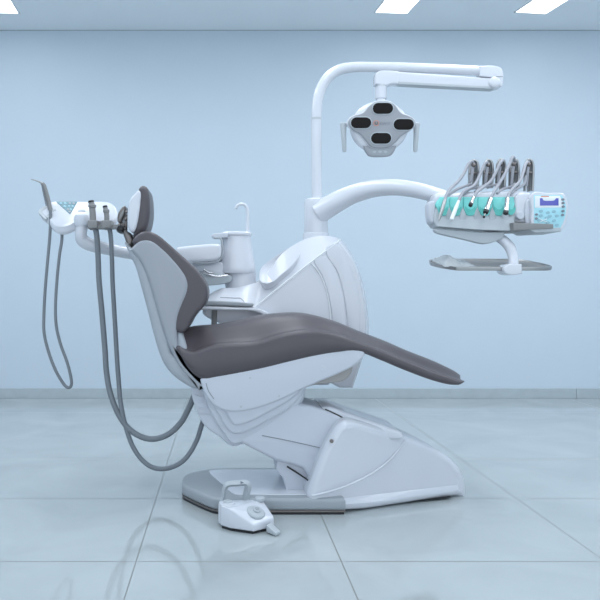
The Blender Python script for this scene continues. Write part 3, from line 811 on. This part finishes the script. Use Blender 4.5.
# support under the console, curved arm, bracket tray
bm = pxslab([(434.5, 229), (436, 232.5), (446, 235.5), (466, 240), (484, 244), (494, 242), (503, 238), (505, 232, 's'), (480, 232, 's'), (455, 230)], 3.46, 3.49, 0.006, 4)
obj('support_plate', bm, M['lgrey'], con)
bm = lathe([(0.030, P(0, 232, 3.58).z), (0.030, P(0, 224, 3.58).z)], (P(480, 0, 3.58).x, 3.58, 0), n=24)
obj('swivel', bm, M['white2'], con)
bm = tube([P(484, 236, 3.54), P(493, 235.5, 3.52), P(502, 239.5, 3.49), (P(509.5, 247, 3.46)), P(513, 256, 3.44), P(513.6, 266, 3.42)], [0.018, 0.021, 0.023, 0.024, 0.023, 0.022], n=6, seg=18)
obj('tray_arm', bm, M['white'], con)
bm = pxslab([(504, 268.5), (509, 264, 's'), (522, 264, 's'), (522.5, 273.5, 's'), (514, 275), (506, 273.5)], 3.375, 3.47, 0.006, 3)
obj('tray_clamp', bm, M['white'], con)
# tray tilted a little toward the front
TM = lambda px, py, d: P(px, py, d)
def trayp(px, dn, zoff=0.0):
    # dn 0 = front edge, 1 = back edge
    d = 3.40 + 0.30 * dn
    z = P(0, 268.8, 3.40).z + 0.050 * dn + zoff
    px = 490.5 + (px - 490.5) * 0.955
    return Vector(((px - CX) / FPX * 3.50, d, z))
plan = [(432.5, 0.55), (436, 0.85), (446, 1.0), (530, 1.0), (540, 0.9), (549.5, 0.35), (548, 0.1), (540, 0.0, 's'), (452, 0.0, 's'), (446, 0.05)]
q = smooth_path(plan, 5, True)
bm = bmesh.new()
ci = Vector((490, 0.5))
def tr(pp, s, z): 
    return [trayp(ci.x + (p.x - ci.x) * (1 - s*0.35), ci.y + (p.y - ci.y) * (1 - s), z) for p in pp]
loft(bm, [tr(q, 0.06, -0.010), tr(q, 0.02, -0.008), tr(q, 0.0, 0.004), tr(q, 0.0, 0.008), tr(q, 0.05, 0.008), tr(q, 0.09, 0.0), tr(q, 0.5, 0.0)])
tray = obj('bracket_tray', bm, M['steel'], con, angle=40)
obj('tray_liner', (lambda b: (loft(b, [tr(q, 0.10, 0.0005), tr(q, 0.12, 0.003), tr(q, 0.5, 0.003)]), b)[1])(bmesh.new()), M['taupe'], tray)

# clear film wrapped over the tray's left end
bm = bmesh.new()
nx, ny = 14, 8
grid = []
for i in range(nx + 1):
    row = []
    for j in range(ny + 1):
        u, v = i / nx, j / ny
        px = 438.5 + 32 * u
        h = 0.030 * math.exp(-((u - 0.33) / 0.20) ** 2) * math.sin(math.pi * v) ** 0.6 + 0.006 * math.sin(9*u + 5*v)**2 + 0.012
        row.append(bm.verts.new(trayp(px, 0.12 + 0.76 * v, h if 0 < i < nx and 0 < j < ny else 0.006)))
    grid.append(row)
low = [[bm.verts.new(v.co - Vector((0, 0, 0.0025))) for v in row] for row in grid]
for i in range(nx):
    for j in range(ny):
        bm.faces.new((grid[i][j], grid[i+1][j], grid[i+1][j+1], grid[i][j+1]))
        bm.faces.new((low[i][j+1], low[i+1][j+1], low[i+1][j], low[i][j]))
for i in range(nx):
    for j in (0, ny): bm.faces.new((grid[i][j], grid[i+1][j], low[i+1][j], low[i][j]))
for j in range(ny):
    for i in (0, nx): bm.faces.new((grid[i][j], grid[i][j+1], low[i][j+1], low[i][j]))
fo = obj('plastic_wrap', bm, M['film'])
fo['label'] = 'crumpled clear plastic wrap at the left end of the steel tray under the console'; fo['category'] = 'plastic wrap'

# handpieces lying in the slots
GH = 'handpieces hanging on the instrument console'
def handpiece(name, label, tip, top, hose, r, kind):
    dt, dp = 3.415, 3.455
    a, b_ = P(*tip, dt), P(*top, dp)
    t = thing(name, label, 'dental handpiece', tuple(a), GH)
    ax_ = b_ - a; L_ = ax_.length
    if kind == 'scaler':
        pr = [(0.0015, 0), (0.004, 0.01), (r*0.8, 0.03), (r, L_*0.5), (r, L_*0.9), (r*0.8, L_)]
        m = M['steel']
    elif kind == 'curing':
        pr = [(r*0.6, 0), (r*0.95, 0.003), (r*0.95, 0.02), (r*0.9, L_*0.6), (r*0.6, L_*0.95), (r*0.5, L_)]
        m = M['printw']
    else:
        pr = [(r*0.9, 0.0), (r, 0.004), (r, L_*0.35), (r*0.82, L_*0.42), (r*0.9, L_*0.9), (r*0.7, L_)]
        m = M['chrome']
    obj('handle', lathe(pr, a, ax_, 18), m, t)
    if kind not in ('scaler', 'curing'):
        u = ax_.normalized()
        obj('coupling', lathe([(0.0005, -0.004), (r*0.55, -0.004), (r*0.98, 0.0), (r*1.02, 0.012), (r*0.9, 0.016)], a - u * 0.004, ax_, 18), M['black'], t)
        if kind == 'motor':
            obj('pin', tube([a - u*0.004, a - u*0.014, a - u*0.026], 0.0035, n=2, seg=8), M['steel'], t)
            obj('pin_tip', lathe([(0.0005, 0), (0.0055, 0.001), (0.0055, 0.008), (0.0005, 0.009)], a - u*0.034, ax_, 10), M['black'], t)
    pts = [b_ - ax_.normalized() * 0.01] + [P(x, y, d) for x, y, d in hose]
    obj('hose', tube(pts, 0.0075, n=7, seg=10), M['hoselight'], t)
handpiece('scaler_handpiece', 'slim dark steel handpiece in the leftmost slot of the console', (438.8, 221), (445, 200), [(446.5, 195, 3.47), (451, 188, 3.50), (458, 181.5, 3.53), (464, 173, 3.56), (468, 165, 3.58), (471.5, 161.5, 3.59), (474, 165, 3.60)], 0.0085, 'scaler')
handpiece('curing_handpiece', 'flat white handpiece on the second teal mat from the left', (451.2, 220), (459.5, 199), [(462, 194, 3.47), (466, 190, 3.48), (474, 185.5, 3.52), (479, 177, 3.55), (483, 168, 3.57), (486, 162.5, 3.58), (489, 166, 3.60)], 0.010, 'curing')
handpiece('turbine_handpiece', 'short silver handpiece with a black end on the middle teal mats', (470.6, 205), (474.0, 196.5), [(477, 192, 3.47), (483, 187.5, 3.50), (491, 181, 3.53), (496, 172, 3.55), (500, 163.5, 3.57), (503, 160, 3.59)], 0.0095, 'turbine')
handpiece('motor_handpiece', 'thick silver handpiece with a protruding black pin, fourth slot from the left', (485.8, 212), (491.0, 198), [(493.5, 193, 3.46), (499, 184, 3.49), (505.5, 173, 3.52), (510, 163, 3.55), (513, 157, 3.57), (515.5, 163, 3.60)], 0.0125, 'motor')
handpiece('straight_handpiece', 'silver handpiece with a black open end in the rightmost slot beside the console cap', (505.8, 213), (507.5, 198), [(509.5, 193, 3.47), (514.5, 187, 3.49), (520, 181, 3.52), (523, 173, 3.55), (525.5, 164.5, 3.58), (529, 161.5, 3.60)], 0.0118, 'straight')
# second runs of tubing that swing back under the holders
bm = bmesh.new()
for pts in (((447, 197, 3.50), (455, 190.5, 3.52), (464, 186.5, 3.54), (471, 184, 3.58)), ((475, 192, 3.52), (482, 187, 3.54), (490, 186, 3.56), (497, 184.5, 3.58)),
            ((463, 195, 3.50), (470, 189, 3.52), (480, 187.5, 3.55), (485, 185, 3.58)), ((497, 193.5, 3.50), (503, 189, 3.54), (510, 187, 3.56), (515, 184, 3.58)), ((510, 195, 3.50), (517, 189, 3.53), (524, 184, 3.56), (526, 176, 3.585))):
    tube([P(*p) for p in pts], 0.0065, bm, 5, 8)
obj('return_tubing', bm, M['hoselight'], con)

# ------------------------------------------------------------------ assistant console
AD = 3.62
asc = thing('assistant_console', 'white assistant console with a teal keypad on a long arm, left of the headrest', 'instrument console', (P(80, 232, AD).x, AD, P(80, 246, AD).z))
# top face tilted toward the front: outline front low, back high
def ap(px, py, off=0.0):
    t = (py - 203) / 28.0
    v = P(px, py, AD - 0.10 * t)
    return v + Vector((0, -0.55, 0.83)) * off
outl = [(47, 206), (50.5, 203.2), (60, 202.4), (85, 202.6), (107, 202.8), (114, 206), (117.5, 212), (117, 219), (112, 222.5), (98, 222.5), (84, 220.5), (77, 222.5), (70, 226.5), (62, 228.5), (55, 227), (48, 219.5), (41, 213.5), (40.5, 210)]
q = smooth_path(outl, 5, True)
top = [ap(p.x, p.y) for p in q]
cen = sum(top, Vector()) / len(top)
bm = bmesh.new()
loft(bm, [[v + (cen - v)*0.10 + Vector((0, 0.01, -0.035)) for v in top], [v + (cen - v)*0.03 + Vector((0, 0.006, -0.028)) for v in top], [v + Vector((0, 0, -0.012)) for v in top], top, [v + (cen - v)*0.015 + Vector((0, -0.003, 0.004)) for v in top], [v + (cen - v)*0.05 + Vector((0, -0.005, 0.006)) for v in top]])
ab = obj('console_body', bm, M['white'], asc, angle=50)
def onface(name, pts, m, off=0.008, th=0.004, n=3, par=None):
    qq = smooth_path(pts, n, True)
    f = [ap(p.x, p.y, off) for p in qq]
    b = bmesh.new(); loft(b, [f, [v - Vector((0, -0.55, 0.83)) * th for v in f]])
    return obj(name, b, m, par or ab)
kp = onface('keypad', [(56.5, 203.6, 's'), (77.5, 203.6, 's'), (70.2, 216, 's')], M['tealdark'], 0.0105, 0.006)
for px, py in ((61, 205.4), (65.5, 205.4), (70, 205.4), (74, 205.4), (65, 208.3), (69.5, 208.3), (73, 208.3), (68.5, 211.5), (71.2, 211.5), (70, 213.8)):
    onface('key', [(px + 1.3*math.cos(a), py + 0.85*math.sin(a)) for a in [j*math.pi/4 for j in range(8)]], M['keyblue'] if (int(px) % 2) else M['shell'], 0.0125, 0.002, 2, kp)
onface('recess', [(46.5, 218), (50.5, 215), (51.5, 215.8), (48, 219.5)], M['lgrey'], 0.0105)
onface('recess', [(51.5, 212), (56, 210.8), (56, 212), (52, 213)], M['lgrey'], 0.0105)
onface('recess', [(78, 212.8), (82, 211.3), (86, 212.6), (82, 212.9)], M['lgrey'], 0.0105)
onface('slot_rim', [(38.8, 213), (43, 208.8), (47, 207.5), (47.5, 208.8), (43.5, 211.5), (42, 214), (47, 220), (46, 221), (41, 216.5)], M['lgrey'], 0.0095, 0.012)
# holder clips
for px in (92.3, 106.3):
    bm = pxslab([(px - 4.7, 220.2, 's'), (px + 4.7, 220.4, 's'), (px + 4.7, 228.0, 's'), (px - 4.7, 228.2, 's')], 3.46, 3.56, 0.004, 2)
    obj('holder_clip', bm, M['taupe'], asc)
bm = pxslab([(88, 224.5, 's'), (118, 224.5, 's'), (118, 228.5, 's'), (88, 228.6, 's')], 3.48, 3.54, 0.003, 2)
obj('holder_bar', bm, M['taupe'], asc)
# knuckle and arm
bm = tube([P(81.5, 217, 3.56), P(81.5, 228, 3.56), P(81.0, 235, 3.56), P(83, 240.5, 3.57), P(91, 245, 3.58), P(108, 249, 3.60), P(140, 255, 3.66), P(172, 258, 3.72), P(184, 256, 3.74)],
          [0.033, 0.030, 0.028, 0.031, 0.030, 0.029, 0.028, 0.026, 0.025], n=7, seg=20)
obj('support_arm', bm, M['white'], asc)
bm = lathe([(0.034, P(0, 226, 3.56).z), (0.036, P(0, 224, 3.56).z), (0.036, P(0, 217.5, 3.56).z), (0.030, P(0, 215, 3.56).z)], (P(81.7, 0, 3.56).x, 3.56, 0), n=24)
obj('knuckle', bm, M['white2'], asc)
bm = pxslab([(176, 248.5), (182, 246.5), (200, 244.5), (216, 243.5), (220.8, 245), (221.8, 252), (220, 258.5), (214, 261.5), (195, 262.3), (178, 262)], 3.70, 3.82, 0.018, 5)
aj = obj('arm_joint_cover', bm, M['white'], asc)
bm = tube([P(193, 263, 3.715), P(210, 263, 3.712), P(219, 260.5, 3.712), P(222.6, 254, 3.714), P(222, 243, 3.716), P(220.5, 238.5, 3.72), P(214, 238.2, 3.73)], 0.0055, n=5, seg=8)
obj('gasket', bm, M['grey'], aj)

# syringe in the left slot with its looping hose
GS = None
syr = thing('air_water_syringe', 'grey air water syringe with a thin bent tip, left end of the assistant console', 'dental syringe', tuple(P(49, 207, 3.58)))
bm = tube([P(50.5, 210, 3.585), P(47.5, 198, 3.58), P(44, 186, 3.57), P(42.2, 183, 3.565)], [0.0115, 0.0115, 0.011, 0.009], n=4, seg=14)
obj('syringe_handle', bm, M['taupe'], syr)
bm = tube([P(46.3, 206, 3.568), P(43.5, 194, 3.562), P(42, 186, 3.557)], 0.003, n=4, seg=8)
obj('grip_strip', bm, M['print'], syr)
bm = tube([P(43, 184, 3.565), P(40, 182.2, 3.56), P(36.5, 180.8, 3.555), P(31, 179.3, 3.55)], [0.006, 0.004, 0.003, 0.0022], n=4, seg=10)
obj('tip', bm, M['steel'], syr)
loop = [(50.5, 210, 3.56), (50.3, 226, 3.56), (49.5, 240, 3.56), (47.5, 262, 3.55), (45.3, 288, 3.55), (44, 312, 3.55), (44, 332, 3.54), (48, 350, 3.54), (55, 369, 3.53), (62, 381.5, 3.53), (67.5, 387.5, 3.53), (71, 386, 3.53), (71, 378, 3.53), (67, 362, 3.53), (60.5, 344, 3.54), (56.3, 326, 3.54), (55.5, 305, 3.54), (57, 280, 3.55), (59.5, 255, 3.55), (61.8, 240, 3.56), (62, 224, 3.56)]
obj('hose', tube([P(*p) for p in loop], 0.0075, n=6, seg=10), M['hose'], syr)

# suction handpieces with thick hoses
def suction(label, px, top_y, r, hose, rh):
    t = thing('suction_handpiece', label, 'suction handpiece', tuple(P(px, 221, 3.50)), 'suction handpieces on the assistant console')
    bm = tube([P(px, 230, 3.50), P(px - 0.2, 216, 3.50), P(px - 1.0, top_y + 4, 3.50), P(px - 1.8, top_y, 3.50)], [r, r, r*0.95, r*0.85], n=4, seg=14)
    hd = obj('suction_handle', bm, M['taupe'], t)
    obj('collar', lathe([(r*0.9, 0), (r*1.2, 0.004), (r*1.2, 0.014), (r*0.9, 0.018)], P(px - 0.9, top_y + 6.0, 3.50), (0.06, 0, 1), 16), M['taupe'], hd)
    obj('nozzle', lathe([(r*0.9, 0), (r*0.95, 0.004), (r*0.8, 0.009), (r*0.55, 0.009), (r*0.5, 0.003), (0.001, 0.003)], P(px - 1.8, top_y + 0.5, 3.50), (-0.15, 0, 1), 14), M['black'], hd)
    obj('hose', tube([P(*p) for p in hose], rh, n=8, seg=12), M['hose'], t)
suction('grey suction handpiece with the thicker hose, left one beside the keypad', 93.0, 202, 0.0155, [(94, 224, 3.50), (96.5, 234, 3.50), (98, 255, 3.50), (99, 280, 3.50), (102, 313, 3.48), (105, 350, 3.46), (106.5, 372, 3.44), (110.5, 394, 3.42), (120, 417, 3.40), (133, 432, 3.38), (150, 439, 3.36), (167, 435, 3.34), (180.5, 423, 3.33), (188.5, 409, 3.32), (194, 396, 3.32), (197, 390, 3.32)], 0.0132)
suction('grey suction handpiece with the thinner hose hanging lowest, nearer the headrest', 107.0, 207, 0.0125, [(108, 224, 3.50), (110.5, 234, 3.50), (111.8, 255, 3.50), (112.5, 280, 3.50), (114.8, 320, 3.48), (116.5, 350, 3.46), (118.2, 375, 3.44), (121.5, 408, 3.40), (130, 440, 3.38), (140, 457.5, 3.36), (153, 467.5, 3.34), (169, 468, 3.33), (184, 460, 3.32), (196, 442, 3.32), (202, 424, 3.32), (205, 415, 3.32)], 0.0108)

# ------------------------------------------------------------------ foot control
fc = thing('foot_control', 'white foot control with a round grey dial and carrying loop in front of the platform', 'foot pedal', (0.09, 2.90, 0.0))
A_ = (-0.006, 2.865); B_ = (0.030, 2.83); C_ = (0.118, 2.79); D_ = (0.198, 2.845); E_ = (0.160, 2.955); F_ = (-0.002, 2.985)
tz = {'A': .088, 'B': .086, 'C': .034, 'D': .050, 'E': .085, 'F': .074}
pl = [A_, B_, C_, D_, E_, F_]; tzs = [tz[k_] for k_ in 'ABCDEF']
verts = [(x, y, 0.010) for x, y in pl] + [(x, y, z) for (x, y), z in zip(pl, tzs)]
faces = [(5, 4, 3, 2, 1, 0)] + [(i, (i+1) % 6, 6 + (i+1) % 6, 6 + i) for i in range(6)] + [(6, 7, 11), (7, 8, 9), (7, 9, 10), (7, 10, 11)]
bm = solid(verts, faces, r=0.006)
fb = obj('pedal_body', bm, M['white'], fc, angle=30)
bm = solid([(x + (0.07 - x) * 0.08, y + (2.89 - y) * 0.08, z) for z in (0.0, 0.012) for x, y in pl], [(5, 4, 3, 2, 1, 0), (6, 7, 8, 9, 10, 11)] + [(i, (i+1) % 6, 6 + (i+1) % 6, 6 + i) for i in range(6)])
obj('rubber_foot', bm, M['black'], fc)
# side pod at the left
bm = lathe([(0.031, 0.012), (0.033, 0.02), (0.032, 0.080), (0.029, 0.087), (0.02, 0.089), (0.001, 0.089)], (0.018, 2.905, 0), n=28, sy=1.15)
obj('side_pod', bm, M['white'], fc)
def btn(name, c_, ax_, pr, m, par=fc): return obj(name, lathe(pr, c_, ax_, 28), m, par)
btn('foot_button', (0.022, 2.905, 0.088), (0, 0, 1), [(0.018, 0), (0.018, 0.004), (0.015, 0.007), (0.001, 0.008)], M['lgrey'])
btn('foot_button', (0.148, 2.945, 0.084), (0, 0, 1), [(0.020, 0), (0.020, 0.010), (0.016, 0.014), (0.001, 0.015)], M['lgrey'])
b3, c3, d3, e3 = Vector((*B_, .090)), Vector((*C_, .034)), Vector((*D_, .050)), Vector((*E_, .085))
nrm2 = (e3 - c3).cross(b3 - d3)
if nrm2.z < 0: nrm2.negate()
nrm2.normalize()
dc = (b3 + c3 + d3 + e3) / 4 + Vector((0.002, -0.008, 0)); dc -= nrm2 * 0.002
dial = btn('dial', dc, nrm2, [(0.036, -0.004), (0.036, 0.006), (0.032, 0.010), (0.016, 0.011), (0.014, 0.012), (0.014, 0.018), (0.011, 0.020), (0.001, 0.020)], M['lgrey'])
btn('dial_cap', dc + nrm2 * 0.0185, nrm2, [(0.008, 0), (0.008, 0.0035), (0.006, 0.0045), (0.001, 0.0045)], M['grey'], dial)
# carrying loop
z_ = 0.172
bm = bmesh.new()
def bar(p0, p1, w, h):
    p0, p1 = Vector(p0), Vector(p1); t = (p1 - p0).normalized()
    s_ = Vector((0, 1, 0)).cross(t).normalized(); u_ = t.cross(s_)
    loft(bm, [[p + s_ * a * w + u_ * b_ * h for a, b_ in ((-.5, -.5), (.5, -.5), (.5, .5), (-.5, .5))] for p in (p0, p1)])
Hd = 2.99
pa = P(221.5, 503, Hd); pb = P(226.5, 480.5, Hd); pc = P(249, 479.5, Hd); pd = P(245.5, 500, Hd)
tube([pa, P(223.5, 496, Hd), P(225.5, 486.5, Hd), P(229, 484, Hd), P(238, 483.3, Hd), P(246.5, 483.2, Hd), P(248, 487, Hd), P(246.5, 494, Hd), P(245.5, 502, Hd)], [0.010, 0.010, 0.011, 0.012, 0.012, 0.013, 0.014, 0.014, 0.014], bm, 5, 4, sy=1.5)
lp = obj('carry_loop', bm, M['lgrey'], fc, angle=30)
bm = solid([P(240.5, 481, Hd - .03), P(240.5, 484, Hd - .03), P(244, 482.6, Hd - .03), P(240.5, 481, Hd - .02), P(240.5, 484, Hd - .02), P(244, 482.6, Hd - .02)], [(0, 1, 2), (5, 4, 3), (0, 3, 4, 1), (1, 4, 5, 2), (2, 5, 3, 0)])
obj('arrow_mark', bm, M['print'], lp)
bm = pxslab([(221, 503.5, 's'), (248, 501, 's'), (262, 500.5, 's'), (260, 510, 's'), (221, 510, 's')], 2.955, 3.00, 0.004, 2)
obj('rear_plate', bm, M['lgrey'], fc)
# side lever
bm = solid([(0.165, 2.80, 0.006), (0.185, 2.83, 0.006), (0.218, 2.79, 0.002), (0.198, 2.765, 0.002), (0.165, 2.80, 0.034), (0.185, 2.83, 0.034), (0.218, 2.79, 0.014), (0.198, 2.765, 0.014)],
           [(3, 2, 1, 0), (4, 5, 6, 7), (0, 1, 5, 4), (1, 2, 6, 5), (2, 3, 7, 6), (3, 0, 4, 7)], r=0.003)
obj('side_lever', bm, M['lgrey'], fc)
